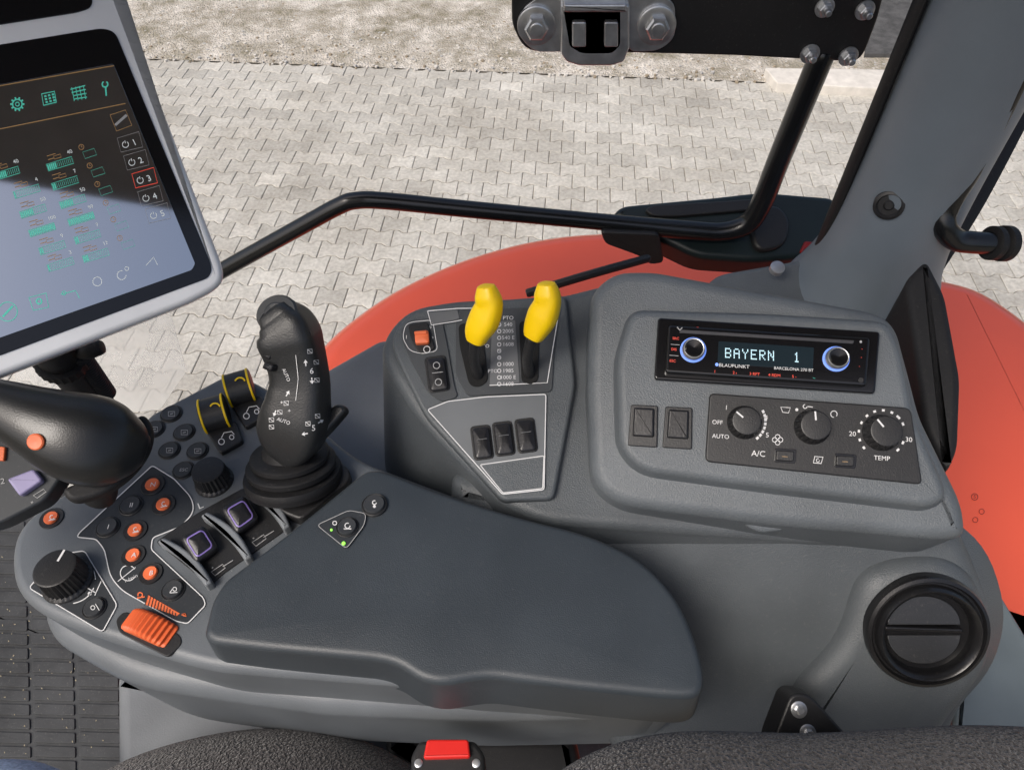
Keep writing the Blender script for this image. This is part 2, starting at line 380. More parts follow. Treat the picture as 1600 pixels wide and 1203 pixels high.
for x in (838, 1026):
    g = MB(); O = PB.at(x, 40, .018); k = (O-CAM).dot(FW)/F
    g.lathe(O, PB.n, [(30*k, -.004), (30*k, .002), (28*k, .003), (17*k, .0035)], 40); g.lathe(O, PB.n, [(19*k, .003), (19*k, .011), (16*k, .013)], 6); g.lathe(O, PB.n, [(11*k, .011), (11*k, .014), (9*k, .015)], 20); g.obj('bolt', T, M_zinc)
g = MB(); g.slab([(880, -30), (990, -30), (1055, 5), (1055, 60), (1030, 80), (985, 82), (980, 68), (885, 68), (878, 82), (835, 82), (812, 60), (815, 15), (850, -10)], PB, .016, .003, .001, r=14)
g.slab([(876, 8), (893, 8), (893, 70), (910, 80), (955, 80), (965, 70), (965, 8), (984, 8), (984, 75), (975, 98), (955, 104), (905, 104), (885, 98), (876, 85)], PB, .03, .02, .003, r=5)
g.box(905, 55, 22, 40, 0, PB, .016, .02, .002); g.box(955, 55, 22, 40, 0, PB, .016, .02, .002); g.box(930, 14, 100, 14, 0, PB, .016, .022, .003); g.obj('clamp_bracket', T, M_zinc)

# ---------------------------------------------------------------- pillar
b0 = bd(1352, 440, .95); T = thing('cab_pillar', b0, 'blue-grey plastic covered cab pillar rising from a flared foot', 'pillar')
def up(z, dx=0, dy=0): return b0+Vector((dx, dy, z))
g = MB(); g.sweep([up(-.14), up(-.06), up(-.02), up(.0), up(.02), up(.045), up(.08), up(.13), up(.2), up(.35), up(.5), up(.8)], [(.125, .11), (.112, .10), (.100, .09), (.092, .082), (.084, .075), (.076, .069), (.070, .064), (.066, .061), (.064, .059), (.063, .058), (.063, .058), (.063, .058)], 48, up=(0, -1, 0), pw=2.15); PIL = g.obj('pillar_cover', T, M_pil)
g = MB(); g.sweep([up(z, -.068, .018) for z in (.02, .2, .4, .8)], [(.006, .010)]*4, 12, up=(0, -1, 0)); g.obj('rubber_seal', T, M_rub)
g = MB(); g.sweep([up(z, .070, .015) for z in (-.05, .2, .4, .8)], [(.010, .012)]*4, 12, up=(0, -1, 0)); g.obj('rubber_seal', T, M_rub)
SPi = Surf(PIL, H, .85)
g = MB(); Oq = SPi.at(1389, 321, .001); g.lathe(Oq, (-.45, -.9, .25), [(.016, -.010), (.016, .002), (.013, .003), (.011, .000), (.006, .000), (.004, .002)], 30); g.obj('screw_cap', T, M_blk)
g = MB(); g.slab([(1110, 428), (1270, 400), (1400, 452), (1400, 500), (1100, 470)], Plane(bd(1300, 440, .93), (0, -.3, .95)), -.01, .08, .01, r=30); g.obj('foot_cover', T, M_pod)
g = MB(); g.lathe(bd(1215, 418, .91), (0, -.3, .95), [(.009, -.006), (.009, .001), (.005, .002)], 20); g.obj('screw', T, M_zinc)
T = thing('grab_handle', bd(1560, 382, .80), 'black curved grab handle with a rubber end stop', 'handle')
g = MB(); g.sweep([bd(1660, -80, .62), bd(1600, 90, .68), bd(1530, 240, .76), bd(1482, 320, .8), bd(1475, 352, .81), bd(1492, 374, .82), bd(1520, 379, .82), bd(1552, 380, .82)], [.0125]*8, 16, sm=7); g.obj('handle_tube', T, M_tube)
ax = (bd(1600, 382, .83)-bd(1540, 380, .82)).normalized()
g = MB(); g.lathe(bd(1545, 380, .82), ax, [(.014, 0), (.019, .002), (.019, .009), (.015, .011), (.015, .014), (.02, .016), (.02, .024), (.015, .027)], 28, u=Vector((0, 0, 1)).cross(ax).normalized()); g.obj('end_stop', T, M_rub)
g = MB(); g.sweep([bd(1680, 20, 1.0), bd(1600, 170, 1.0), bd(1520, 320, 1.0), bd(1450, 430, 1.0)], [(.014, .01)]*4, 10); o = g.obj('window_seal', None, M_rub); tag(o, 'black rubber window seal strip beside the pillar', 'seal')

# ---------------------------------------------------------------- side console
T = thing('side_console', PV.at(1100, 1100), 'grained grey plastic side console with levers, switches and air vent', 'console'); SCN = T
g = MB()
g.slab([(590, 560, 40), (603, 515, 25), (640, 478, 30), (710, 466), (880, 458), (950, 440), (1400, 560), (1440, 700), (1440, 860), (850, 820, 30), (782, 790, 30), (650, 655, 30)], PL, -.012, .30, .012, r=20, taper=.035, drop=DN, k=5)
g.slab([(612, 545, 25), (615, 515, 20), (645, 484, 25), (710, 472), (885, 460), (900, 600), (866, 780), (785, 783, 10), (662, 648, 20)], PL, -.002, .02, .004, r=12)
g.obj('console_body', T, M_body)
g = MB(); g.slab([(700, 740), (860, 770), (1250, 790), (1500, 815), (1530, 880), (1562, 960), (1545, 1060), (1500, 1130), (1460, 1260), (1000, 1260), (860, 1000), (700, 900)], PV, -.012, .12, .02, r=30, k=5, drop=Vector((0, .6, -.8)).normalized())
g.obj('lower_body', T, M_body)
g = MB(); g.slab([(1345, 905, 40), (1400, 880, 40), (1490, 876, 50), (1540, 915, 40), (1566, 1000, 40), (1548, 1070, 40), (1500, 1120, 60), (1450, 1200, 50), (1290, 1210, 40), (1200, 1200, 40), (1240, 1080, 60), (1315, 1010, 60)], PV, .004, .05, .022, r=40, k=8, taper=.03); g.obj('vent_housing', T, M_body)
g = MB()
g.slab([(921, 455, 25), (960, 421, 25), (1020, 420), (1380, 486, 30), (1406, 510, 20), (1425, 580), (1443, 650), (1512, 790, 30), (1516, 840, 18), (1480, 846), (1200, 822), (965, 792, 35), (922, 755, 30), (916, 600)], PR, -.016, .13, .014, r=20, drop=Vector((0, .25, -.97)), k=6, taper=-.004)
g.slab([(986, 482, 22), (1200, 488), (1392, 500, 22), (1412, 545, 20), (1432, 650), (1488, 778, 30), (1455, 795, 20), (1200, 765), (1000, 738, 30), (965, 700, 25), (962, 560)], PR, 0, .03, .009, r=20, k=5, taper=.008)
g.obj('radio_pod', T, M_pod)
g = MB(); g.slab([(1158, 806), (1233, 812), (1228, 830), (1190, 835), (1165, 825)], PV, .02, .03, .004, r=10); g.obj('latch', T, M_pod)
g = MB(); g.slab([(1412, 440), (1448, 402), (1478, 460), (1502, 590), (1498, 700), (1480, 740), (1445, 670), (1430, 560)], Plane(bd(1460, 560, .76), (-.3, -.3, .9)), 0, .12, .008, r=16, drop=DN); g.obj('side_cover', T, M_rub)
g = MB(); g.slab([(1520, 850), (1548, 900), (1700, 1150), (1700, 1300), (1480, 1300), (1500, 1000)], Plane(bd(1570, 1050, .85), (0, -.2, 1)), 0, .1, .006, r=10, drop=DN); g.obj('sill_trim', T, mat('sill_grey', (.15, .18, .19), .5, dust=.2))
# vent: ring and louvres standing in front of a dark duct
VH = .006
O = PV.at(1446, 984, VH); k = (O-CAM).dot(FW)/F
M_vent = mat('vent_black', (.010, .010, .011), .28, .5, 600, .2, dust=.12)
g = MB(); g.lathe(O, PV.n, [(92*k, -.008), (92*k, .003), (90*k, .0065), (85*k, .0075), (82*k, .004), (79*k, .004), (77*k, .010), (73*k, .013), (68*k, .011), (65*k, .006), (64*k, .0), (3*k, -.0005)], 80)
VENT = g.obj('air_vent', T, M_vent)
M_lv = mat('louvre_plastic', (.026, .027, .029), .3, .5, 600, .3, dust=.2)
for sgn in (-1, 1):
    pts = []
    for i in range(25):
        a = pi*i/24; pts.append((1444+57*cos(a), 984+sgn*8+sgn*45*sin(a)))
    PVt = Plane(PV.at(1444, 984+sgn*28, VH+.0055), PV.n+PV.v*.24)
    g = MB(); g.slab(pts, PVt, 0, .002, .0008, r=0); g.obj('louvre', VENT, M_lv)
g = MB(); g.box(1444, 984, 122, 6, 2, PV, VH+.001, .009, .0015); g.obj('louvre_bar', VENT, M_vent)
PT3 = Plane(bd(1260, 1120, .63), (0, -.5, .86))
g = MB(); g.slab([(1236, 1082), (1266, 1084), (1335, 1160), (1335, 1215), (1200, 1215), (1208, 1155)], PT3, .0, .03, .003, r=14); BR = g.obj('screw_bracket', T, M_blk)
for x, y in ((1248, 1108), (1262, 1144)):
    g = MB(); O = PT3.at(x, y, .0); g.lathe(O, PT3.n, [(.007, 0), (.007, .001), (.004, .002)], 24); g.lathe(O, PT3.n, [(.004, .001), (.004, .005), (.003, .006)], 6); g.obj('screw', BR, M_zinc)

# lever quadrant print
d = MB()
q = fillet([(668, 640), (700, 627), (760, 620), (853, 616), (850, 765), (785, 772), (748, 730)], 4)
g = MB(); g.slab([(668, 640), (700, 627), (760, 620), (853, 616), (850, 765), (785, 772), (748, 730)], PL, .0005, .003, .0003, r=4); g.obj('switch_plate', T, mat('switch_plate_grey', (.13, .14, .148), .5, dust=.1))
d.stroke(q, PL, 1.5, .0009, closed=True)
d.stroke(fillet([(750, 726), (850, 712), (848, 763), (786, 770)], 3), PL, 1.3, .0011, closed=True)
d.flat([(752, 728), (848, 715), (846, 761), (787, 768)], PL, .0009, 4)
g = MB(); g.slab([(628, 512), (640, 500), (690, 497), (700, 545), (710, 605), (716, 620), (690, 628), (668, 612), (640, 560), (627, 530)], PL, .0005, .003, .0003, r=10)
g.slab([(712, 500), (718, 484), (856, 480), (870, 478), (862, 612), (730, 618), (712, 585)], PL, .0005, .003, .0003, r=8); g.obj('quadrant_plate', T, mat('quadrant_plate_grey', (.048, .053, .058), .5, dust=.2))
g = MB(); g.slab([(769, 503), (805, 500), (812, 598), (765, 602)], PL, .0012, .003, .0003, r=3); g.slab([(670, 488), (715, 484), (718, 498), (674, 508)], PL, .0012, .003, .0003, r=3); g.obj('legend_plate', T, M_grayp)
d.stroke([(668, 486), (715, 482), (786, 481)], PL, 1.5, .002); d.stroke([(668, 486), (674, 508), (706, 503), (722, 500)], PL, 1.3, .002)
d.stroke([(765, 602), (812, 600), (855, 598), (874, 482)], PL, 1.4, .002)
for i, t in enumerate(['PTO', '540', '2005', '540 E', '1608', 'N', '=', '1000', '1985', '1000 E', '1608']):
    y = 497+i*10.3; d.text(t, 794 if i not in (5, 6) else 780, y, 6.2, PL, -1, .002, 0)
    d.arc(780, y, 2.8, 0, 360, PL, 1.2, .002, 0, 8)
for x, y in ((757, 517), (757, 541), (770, 580)): d.text('PTO', x, y, 5.6, PL, -1, .002)
M_slot = mat('slot_black', (.002, .002, .002), .8)
g = MB(); g.slab([(716, 506), (752, 503), (763, 595), (748, 605), (733, 601), (718, 540)], PL, .0022, .003, .0004, r=9); g.obj('lever_slot', T, M_slot)
g = MB(); g.slab([(811, 502), (843, 500), (841, 594), (830, 601), (815, 597)], PL, .0022, .003, .0004, r=8); g.obj('lever_slot', T, M_slot)
def lever(pts, label):
    L = MB(); L.sweep([bd(*p) for p in pts[:3]], [.0055, .005, .005], 12)
    Lo = L.obj('gear_lever', T, M_blk, label)
    g = MB(); g.sweep([bd(*p[:3]) for p in pts[3:]], [(p[3], p[4]) for p in pts[3:]], 24, up=(-.5, -.6, .6), pw=2.7, sm=8)
    g.obj('lever_knob', Lo, M_yel)
lever([(748, 590, .725), (741, 562, .70), (742, 535, .675), (744, 530, .672, .0100, .008), (748, 516, .668, .0128, .010), (757, 498, .662, .0142, .011), (764, 478, .655, .0126, .010), (762, 463, .651, .0112, .010), (760, 452, .648, .0090, .008)], 'black lever with a yellow knob, tilted forward')
lever([(828, 588, .725), (824, 560, .70), (830, 530, .675), (834, 524, .672, .0100, .008), (840, 510, .668, .0126, .010), (848, 493, .662, .0140, .011), (855, 474, .655, .0122, .010), (855, 459, .651, .0112, .010), (854, 448, .648, .0090, .008)], 'black lever with a yellow knob, tilted back')
M_rock = mat('rocker_satin', (.013, .013, .015), .32, .5, 500, .3, dust=.15)
d.stroke(fillet([(633, 508), (643, 503), (676, 500), (684, 548), (660, 553), (640, 548), (629, 528)], 8), PL, 1, .0012, closed=True)
g = MB(); g.slab([(637, 507), (668, 502), (680, 545), (655, 552), (642, 530)], PL, .003, .003, .001, r=6); sw = g.obj('selector_switch', T, M_blk)
g = MB(); g.box(659, 526, 22, 20, -4, PL, .003, .005, .0012, 4, dome=.001); g.box(657, 519, 20, 5, -4, PL, .006, .004, .001, 2); g.obj('orange_rocker', sw, M_or)
d.arc(667, 546, 5, 0, 360, PL, 1.2, .004); d.text('o', 672, 511, 6, PL, 0, .0012); d.text('o', 675, 527, 6, PL, 0, .0012); d.text('I', 635, 527, 6, PL, 0, .0012)
def rocker(x, y, w, h, ang, pl, nm='rocker_switch', par=T):
    g = MB(); g.box(x, y, w+6, h+6, ang, pl, 0, .002, .0008, 7); ro = g.obj(nm, par, M_blk)
    g = MB(); g.box(x, y, w, h, ang, pl, .002, .004, .0015, 6, dome=.0015); g.obj('rocker_paddle', ro, M_rock)
rocker(683, 584, 28, 50, -8, PL)
d.arc(682, 571, 5, 0, 360, PL, 1.2, .0082, 3); d.arc(685, 597, 5, 0, 360, PL, 1.2, .0082, 3); d.stroke([(675, 583), (692, 581)], PL, 1, .0082, 3)
for x, y in ((753, 691), (787, 685), (822, 680)):
    rocker(x, y, 26, 48, -7, PL); d.stroke([(x-8, y-4), (x+8, y-6)], PL, .9, .0085, 2)
d.obj('printed_markings', T, [M_wht, M_ltg, M_grayp, M_ltg, M_body], wn=False)
for x, y in ((1006, 665), (1060, 668)):
    g = MB(); g.slab([(x-20, y-33), (x+22, y-31), (x+21, y+34), (x-25, y+31)], PR, .003, .006, .001, r=3); ro = g.obj('switch_blank', T, M_blk)
    g = MB(); g.slab([(x-15, y-29), (x+17, y-27), (x+16, y+18), (x-18, y+16)], PR, .0055, .004, .002, r=3); g.obj('blank_face', ro, M_rock)
# climate panel
g = MB(); g.slab([(1109, 614), (1424, 637, 12), (1442, 757, 10), (1102, 721, 10)], PR, .004, .006, .0015, r=8); CL = g.obj('climate_panel', T, M_blk, 'black climate control plate with three rotary knobs')
d = MB(); HP = .0043
def knob(x, y, rp, pl, h0, ht, par, ang=-100, nr=0, mt=M_blk, nm='rotary_knob', mark=True):
    O = pl.at(x, y, h0); k = (O-CAM).dot(FW)/F; r = rp*k
    g = MB(); g.lathe(O, pl.n, [(r*1.1, 0), (r*1.08, .002), (r, .004), (r*.93, ht*.85), (r*.88, ht*.97), (r*.8, ht), (r*.1, ht)], 96, rib=r*.09, nr=nr, ribr=(.003, ht*.9)); o = g.obj(nm, par, mt)
    if mark:
        a = radians(ang); g = MB()
        ctr = pl.at(x, y, h0); T3 = ctr+pl.n*(ht+.0004)
        X = (pl.at(x+cos(a)*9, y+sin(a)*9, h0)-ctr).normalized(); Y = pl.n.cross(X)
        g.add([T3+X*r*.3+Y*r*.05, T3+X*r*.85+Y*r*.05, T3+X*r*.85-Y*r*.05, T3+X*r*.3-Y*r*.05], [(0, 1, 2, 3)]); g.obj('pointer_mark', o, M_wht, wn=False)
    return o
knob(1163, 660, 24, PR, .004, .014, CL, -140, 16); knob(1269, 667, 25, PR, .004, .014, CL, -95, 16); knob(1377, 676, 26, PR, .004, .014, CL, -130, 16)
for a in range(-30, 50, 11): d.arc(1162, 658, 34, a, a+8, PR, 4, HP, n=4)
for a in range(-240, -60, 22): d.arc(1378, 677, 36, a+18, a+25, PR, 3.6, HP, n=3)
for a in (-50, -28, 20, 42): d.arc(1378, 677, 36, a, a+8, PR, 3.6, HP, n=3)
for t, x, y, s in [('OFF', 1121, 660, 6.5), ('AUTO', 1126, 682, 6.5), ('A/C', 1185, 709, 9), ('TEMP', 1378, 716, 7), ('20', 1332, 678, 7.5), ('30', 1420, 687, 7.5), ('1', 1135, 637, 7), ('4', 1197, 653, 7.5), ('5', 1199, 680, 7.5)]: d.text(t, x, y, s, PR, 4, HP)
for a in range(0, 360, 90): d.arc(1215+4.5*cos(radians(a)), 687+4.5*sin(radians(a)), 3.8, 0, 360, PR, 1.1, HP, n=8)
d.stroke([(1220, 636), (1235, 637), (1232, 645), (1223, 644)], PR, 1.2, HP, closed=True); d.arc(1303, 647, 5, 90, 400, PR, 1.3, HP); d.arc(1245, 640, 1.4, 0, 360, PR, 2, HP); d.arc(1258, 635, 3, 0, 270, PR, 1.3, HP); d.stroke([(1262, 635), (1270, 636)], PR, 1.3, HP)
d.stroke([(1273, 713), (1286, 714), (1283, 724), (1271, 723)], PR, 1.3, HP, closed=True); d.arc(1278, 719, 2.5, 0, 300, PR, 1, HP)
for x, y in ((1227, 712), (1321, 720)):
    g = MB(); g.box(x, y, 34, 22, 4, PR, .004, .001, .0004, 4); bo = g.obj('push_button', CL, M_blkgl)
    g = MB(); g.box(x, y, 28, 16, 4, PR, .005, .003, .001, 4); g.obj('button_cap', bo, M_blk); d.stroke([(x-5, y+1), (x+4, y+1.6)], PR, 1.2, .0083, 1)
d.obj('panel_print', CL, [M_wht, mat('amber_print', (.3, .2, .1), .5, var=0)], wn=False)

# ---------------------------------------------------------------- radio
T = thing('car_radio', PR.at(1200, 550), 'glossy black car radio with lit display, set in console', 'radio')
g = MB(); g.slab([(1028, 496), (1376, 518), (1368, 615), (1022, 593)], PR, .006, .01, .002, r=6); g.obj('radio_bezel', T, M_blkgl)
g = MB(); g.slab([(1044, 507), (1361, 527), (1355, 604), (1039, 583)], PR, .014, .012, .003, r=6); g.obj('faceplate', T, M_blkgl)
g = MB(); g.slab([(1062, 515), (1335, 532), (1333, 537), (1062, 520)], PR, .0146, .002, .0003, r=1); g.obj('disc_slot', T, mat('slot_line', (.05, .05, .055), .3, var=0))
HD = .0146
g = MB(); g.slab([(1123, 533), (1272, 543), (1270, 578), (1121, 568)], PR, HD, .001, .0002, r=2); g.obj('radio_display', T, mat('radio_display_dark', (.010, .017, .022), .1, var=0, emit=.4))
d = MB()
sl = math.tan(radians(3.6)); cxx = 1133.0
for ch in 'BAYERN  1':
    if ch != ' ':
        for j, row in enumerate(DOT[ch]):
            for i, c_ in enumerate(row):
                if c_ == '1':
                    X = cxx+i*1.95; Y = 543+j*2.25+(X-1123)*sl
                    d.flat([(X, Y), (X+1.5, Y+.1), (X+1.5, Y+1.8), (X, Y+1.7)], PR, .0152, 0)
    cxx += 13.4
d.text('BLAUPUNKT', 1147, 572, 5.2, PR, 3.6, .0152, 6, 1.1); d.disc(1120, 569.5, 2.6, PR, .0152, 2)
d.text('BARCELONA 270 BT', 1240, 577, 4.6, PR, 3.6, .0152, 6)
for i, t in enumerate(['1', '2 ı', '3 RPT', '4 RDM', '5 -', '~']): d.text(t, 1117+i*31, 580.5+i*2.0, 4.4, PR, 3.6, .0150, 3 if i < 5 else 4)
for x, y, t in [(1056, 529, 'SRC'), (1053, 546, 'DIS'), (1051, 564, 'ESC'), (1347, 545, '-'), (1346, 558, '-'), (1343, 572, '-'), (1090, 511, '\u2013')]: d.text(t, x, y, 4, PR, 3.6, .015, 3)
d.stroke([(1048, 538), (1062, 539)], PR, .8, .015, 1); d.stroke([(1046, 555), (1060, 556)], PR, .8, .015, 1); d.disc(1345, 594, 4, PR, .015, 5)
d.stroke([(1058, 511), (1062, 516), (1066, 512)], PR, 1.5, .015, 1); d.disc(1345, 534, 2, PR, .015, 1)
d.obj('radio_print', T, [M_rad_e, M_ltg, M_blu_e, M_red_e, M_grn_e, M_blk, M_wht], wn=False)
for x, y in ((1083, 547), (1306, 561)):
    O = PR.at(x, y, .014); k = (O-CAM).dot(FW)/F
    g = MB(); g.lathe(O, PR.n, [(20*k, 0), (20*k, .001), (18.5*k, .002), (17*k, .001)], 48); ko = g.obj('volume_knob', T, M_blu_e)
    g = MB(); g.lathe(O, PR.n, [(17.5*k, 0), (17*k, .006), (15.5*k, .0075), (12.5*k, .007)], 48); g.obj('knob_ring', ko, M_zinc)
    g = MB(); g.lathe(O, PR.n, [(14*k, 0), (14*k, .0085), (12*k, .0095), (1*k, .009)], 48); g.obj('knob_cap', ko, M_blkgl)

# ---------------------------------------------------------------- armrest console
T = thing('armrest_console', PC.at(600, 1050), 'grey armrest console with dark pad, joystick and coloured buttons', 'armrest'); AR = T
g = MB()
g.slab([(22, 925, 40), (12, 870, 30), (25, 822, 30), (75, 778, 40), (150, 745, 30), (215, 705, 30), (222, 650, 20), (350, 583, 12), (380, 584, 12), (430, 610), (560, 715, 30), (720, 775, 60), (930, 840, 60), (1040, 925, 60), (1085, 1030, 40), (1080, 1075, 30), (1040, 1092), (760, 1078), (330, 1045, 40), (180, 1003, 60), (70, 962, 50)], PC, 0, .155, .010, r=20, taper=-.012, drop=DN, k=5)
g.obj('console_shell', T, M_arm)
g = MB(); g.slab([(60, 985, 40), (60, 900), (1040, 950, 60), (1085, 1070, 40), (1060, 1112, 20), (760, 1118), (500, 1108), (200, 1066, 60)], Plane((0, 0, ZC-.69), H), 0, .150, .02, r=20, taper=-.012, drop=DN, k=5); g.obj('console_underside', T, M_arm)
g = MB(); g.slab([(572, 731, 16), (600, 732, 20), (700, 772, 60), (820, 808, 60), (915, 830, 60), (1000, 868, 60), (1058, 928, 60), (1090, 1000, 50), (1104, 1060, 24), (1094, 1090, 26), (1040, 1088, 20), (900, 1074, 40), (765, 1057, 20), (728, 1062, 16), (690, 1069, 20), (655, 1061, 16), (622, 1038, 16), (590, 1030, 20), (420, 1015, 40), (330, 1004, 10), (316, 992, 10), (330, 935, 20), (350, 905, 12), (440, 838, 40)], PP, .008, .052, .007, r=20, dome=.002, drop=DN, k=6, taper=.004)
PAD = g.obj('armrest_pad', T, M_pad)
def flatpanel(nm, P, pl, h, mt, r=5, bw=2.2, par=T, bmt=M_wht):
    g = MB(); g.slab(P, pl, h, .003, .0003, r=r); o = g.obj(nm, par, mt)
    g = MB(); g.stroke(fillet(P, r), pl, bw, h+.0004, closed=True); g.obj('panel_border', o, bmt, wn=False); return o
PP2 = Plane((0, 0, ZC-.592+.0095), H)
flatpanel('pad_panel', [(495, 820), (545, 797), (572, 802), (569, 820), (541, 857)], PP2, .0018, M_pan, 7, 1.0, bmt=M_ltg)
def button(x, y, rp, pl, h0, ht, mt, par, nm='push_button', ring=1.18):
    O = pl.at(x, y, h0); k = (O-CAM).dot(FW)/F; r = rp*k
    g = MB()
    g.lathe(O, pl.n, [(r*ring, -.002), (r*ring, .0008), (r*(ring-.07), .0014), (r*1.04, .0009)], 32); o = g.obj(nm, par, M_blk)
    g = MB(); g.lathe(O, pl.n, [(r*1.0, -.001), (r*.98, ht*.7), (r*.9, ht), (r*.5, ht*.93), (r*.05, ht*.9)], 32); g.obj('button_cap', o, mt); return o
d = MB()
M_gbt = mat('dark_grey_button', (.03, .033, .037), .5, dust=.15)
button(543, 824, 15, PP2, .0018, .0035, M_gbt, T); button(585, 789, 17, PP2, .0012, .0035, M_gbt, T)
for x, y, r_ in ((537, 849, .9), (518, 828, .6)):
    g = MB(); g.lathe(PP2.at(x, y, .002), H, [(.0019*r_, 0), (.0018*r_, .001), (.001*r_, .0014)], 16); g.obj('indicator_light', T, M_green)
d.arc(543, 821, 4, 0, 300, PP2, 1.5, .0056); d.stroke([(537, 826), (549, 826)], PP2, 1.5, .0056); d.arc(585, 785, 3, 0, 300, PP2, 1.6, .005); d.disc(585, 791, 2.4, PP2, .005); d.arc(523, 817, 3, 0, 360, PP2, 1.4, .0026)
for x, y in [(268, 647), (241, 671), (288, 676), (265, 704), (309, 705), (287, 735)]:
    button(x, y, 14.5, PC, 0, .003, M_gbt, T)
    if y == 735: d.text('ESC', x, y-1, 5.5, PC, -3, .0034, 1); continue
    d.stroke([(x-5, y-4), (x+5, y-4), (x+5, y+3), (x-5, y+3)], PC, 1.0, .0034, 1, closed=True)
    d.stroke([(x-2.5, y), (x+2.5, y-1)], PC, 1.2, .0034, 1)
knob(335, 752, 27, PC, 0, .022, T, -90, 24, M_blk, mark=False)
mp = [(238, 727), (272, 748), (300, 778, 12), (303, 800, 12), (283, 822, 10), (238, 840, 6), (236, 858), (318, 934), (321, 945), (293, 974), (275, 970), (190, 922, 12), (172, 900, 12), (163, 858, 8), (150, 842), (120, 839), (124, 832)]
flatpanel('function_panel', mp, PC, .0009, M_pan, 5, 1.6)
for x, y, m_, t in [(239, 758, M_or, 'N'), (205, 790, M_gbt, 'II'), (256, 789, M_or, ''), (169, 824, M_gbt, 'I'), (212, 829, M_or, ''), (209, 868, M_or, 'A'), (236, 896, M_or, 'B'), (271, 922, M_gbt, ''), (81, 810, M_or, '')]:
    if m_ is M_or: button(x, y, 11, PC, .001 if x != 81 else 0, .0032, m_, T, ring=1.66)
    else: button(x, y, 15.5, PC, .001, .0035, m_, T)
    if t: d.text(t, x, y-1, 8, PC, -5, .0049)
    elif m_ is M_or: d.arc(x, y-2, 3.2, 20, 300, PC, 1.2, .0047); d.stroke([(x-5, y+3), (x+5, y+1)], PC, 1.2, .0047)
    else: d.arc(x+2, y-2, 3, 0, 360, PC, 1.2, .005); d.stroke([(x-6, y+4), (x-1, y-3)], PC, 1.2, .005); d.stroke([(x-6, y+4), (x+6, y+3)], PC, 1.2, .005)
d.arc(200, 895, 12, 30, 330, PC, 1.5, .0015); d.text('n/min', 205, 903, 6, PC, -25, .0015); d.stroke([(184, 908), (212, 886)], PC, 1.2, .0015)
g = MB()
g.flat([(231, 929), (281, 958), (276, 962), (226, 944)], PC, .0014)
g.arc(219, 929, 3.5, 150, 420, PC, 2, .0015); g.stroke([(214, 934), (226, 932)], PC, 2, .0015); g.arc(287, 962, 3, 200, 380, PC, 2, .0015); g.disc(288, 960, 2.6, PC, .0015)
g.obj('speed_wedge', T, M_or, wn=False)
for i in range(11): d.stroke([(231+4.3*i, 928+2.9*i), (226+4.8*i, 946+1.7*i)], PC, 1.0, .0018, 2)
flatpanel('dial_panel', [(45, 918), (92, 866), (132, 860), (183, 945), (160, 987)], PC, .0009, M_pan, 6, 1.6)
knob(106, 907, 35, PC, .001, .026, T, -60, 30, M_blk, nm='throttle_dial', mark=True)
d.arc(107, 905, 42, 110, 190, PC, 6, .0014, sy=.9); d.arc(107, 905, 42, 20, 80, PC, 1.5, .0014, sy=.9); d.arc(107, 905, 42, -60, 0, PC, 1.2, .0014, sy=.9)
button(148, 950, 15.5, PC, .001, .0035, M_gbt, T); d.arc(145, 949, 3.2, 0, 360, PC, 1.2, .005); d.stroke([(149, 943), (155, 953)], PC, 1.2, .005)
d.stroke([(136, 918), (150, 926)], PC, 1.6, .0014); d.disc(140, 927, 3, PC, .0014); d.stroke([(148, 930), (158, 908)], PC, 1.4, .0014)
# thumb wheel
a0 = PC.at(187, 972); a1 = PC.at(276, 1012); lo = (a1-a0).normalized(); axw = lo.cross(H)
g = MB(); r_ = .031; O = (a0+a1)/2-H*.018+Vector((0, .006, 0)); g.lathe(O, axw, [(r_*.9, -.0105), (r_*.97, -.009), (r_, -.007), (r_, .007), (r_*.97, .009), (r_*.9, .0105)], 240, rib=.0018, nr=40, u=lo); g.obj('thumb_wheel', T, M_orw)
g = MB(); g.slab([(180, 968), (194, 954), (282, 992), (284, 1006), (262, 1026), (186, 988)], PC, .0010, .003, .0006, r=8); g.obj('wheel_surround', T, M_blk)
# purple rocker bay
g = MB(); g.slab([(243, 846), (310, 800), (380, 762), (402, 760), (456, 818), (440, 832), (350, 895), (328, 914)], PC, .0015, .003, .0005, r=6); g.obj('rocker_bay', T, M_blk)
M_fin = mat('silvery_guard', (.19, .205, .22), .38, .5, dust=.15)
for A, B in (((250, 842), (326, 912)), ((318, 802), (388, 872)), ((388, 762), (448, 824))):
    pts = []
    ax_, ay = A; bx, by = B
    for i in range(9):
        t = i/8; bow = 9*sin(pi*t); pts.append((ax_+(bx-ax_)*t+5+bow, ay+(by-ay)*t-4-bow*.7))
    for i in range(8, -1, -1):
        t = i/8; bow = 6*sin(pi*t); pts.append((ax_+(bx-ax_)*t-6+bow, ay+(by-ay)*t+3-bow*.6))
    g = MB(); g.slab(pts, PC, .012, .014, .003, r=4, k=4); g.obj('rocker_fin', T, M_fin)
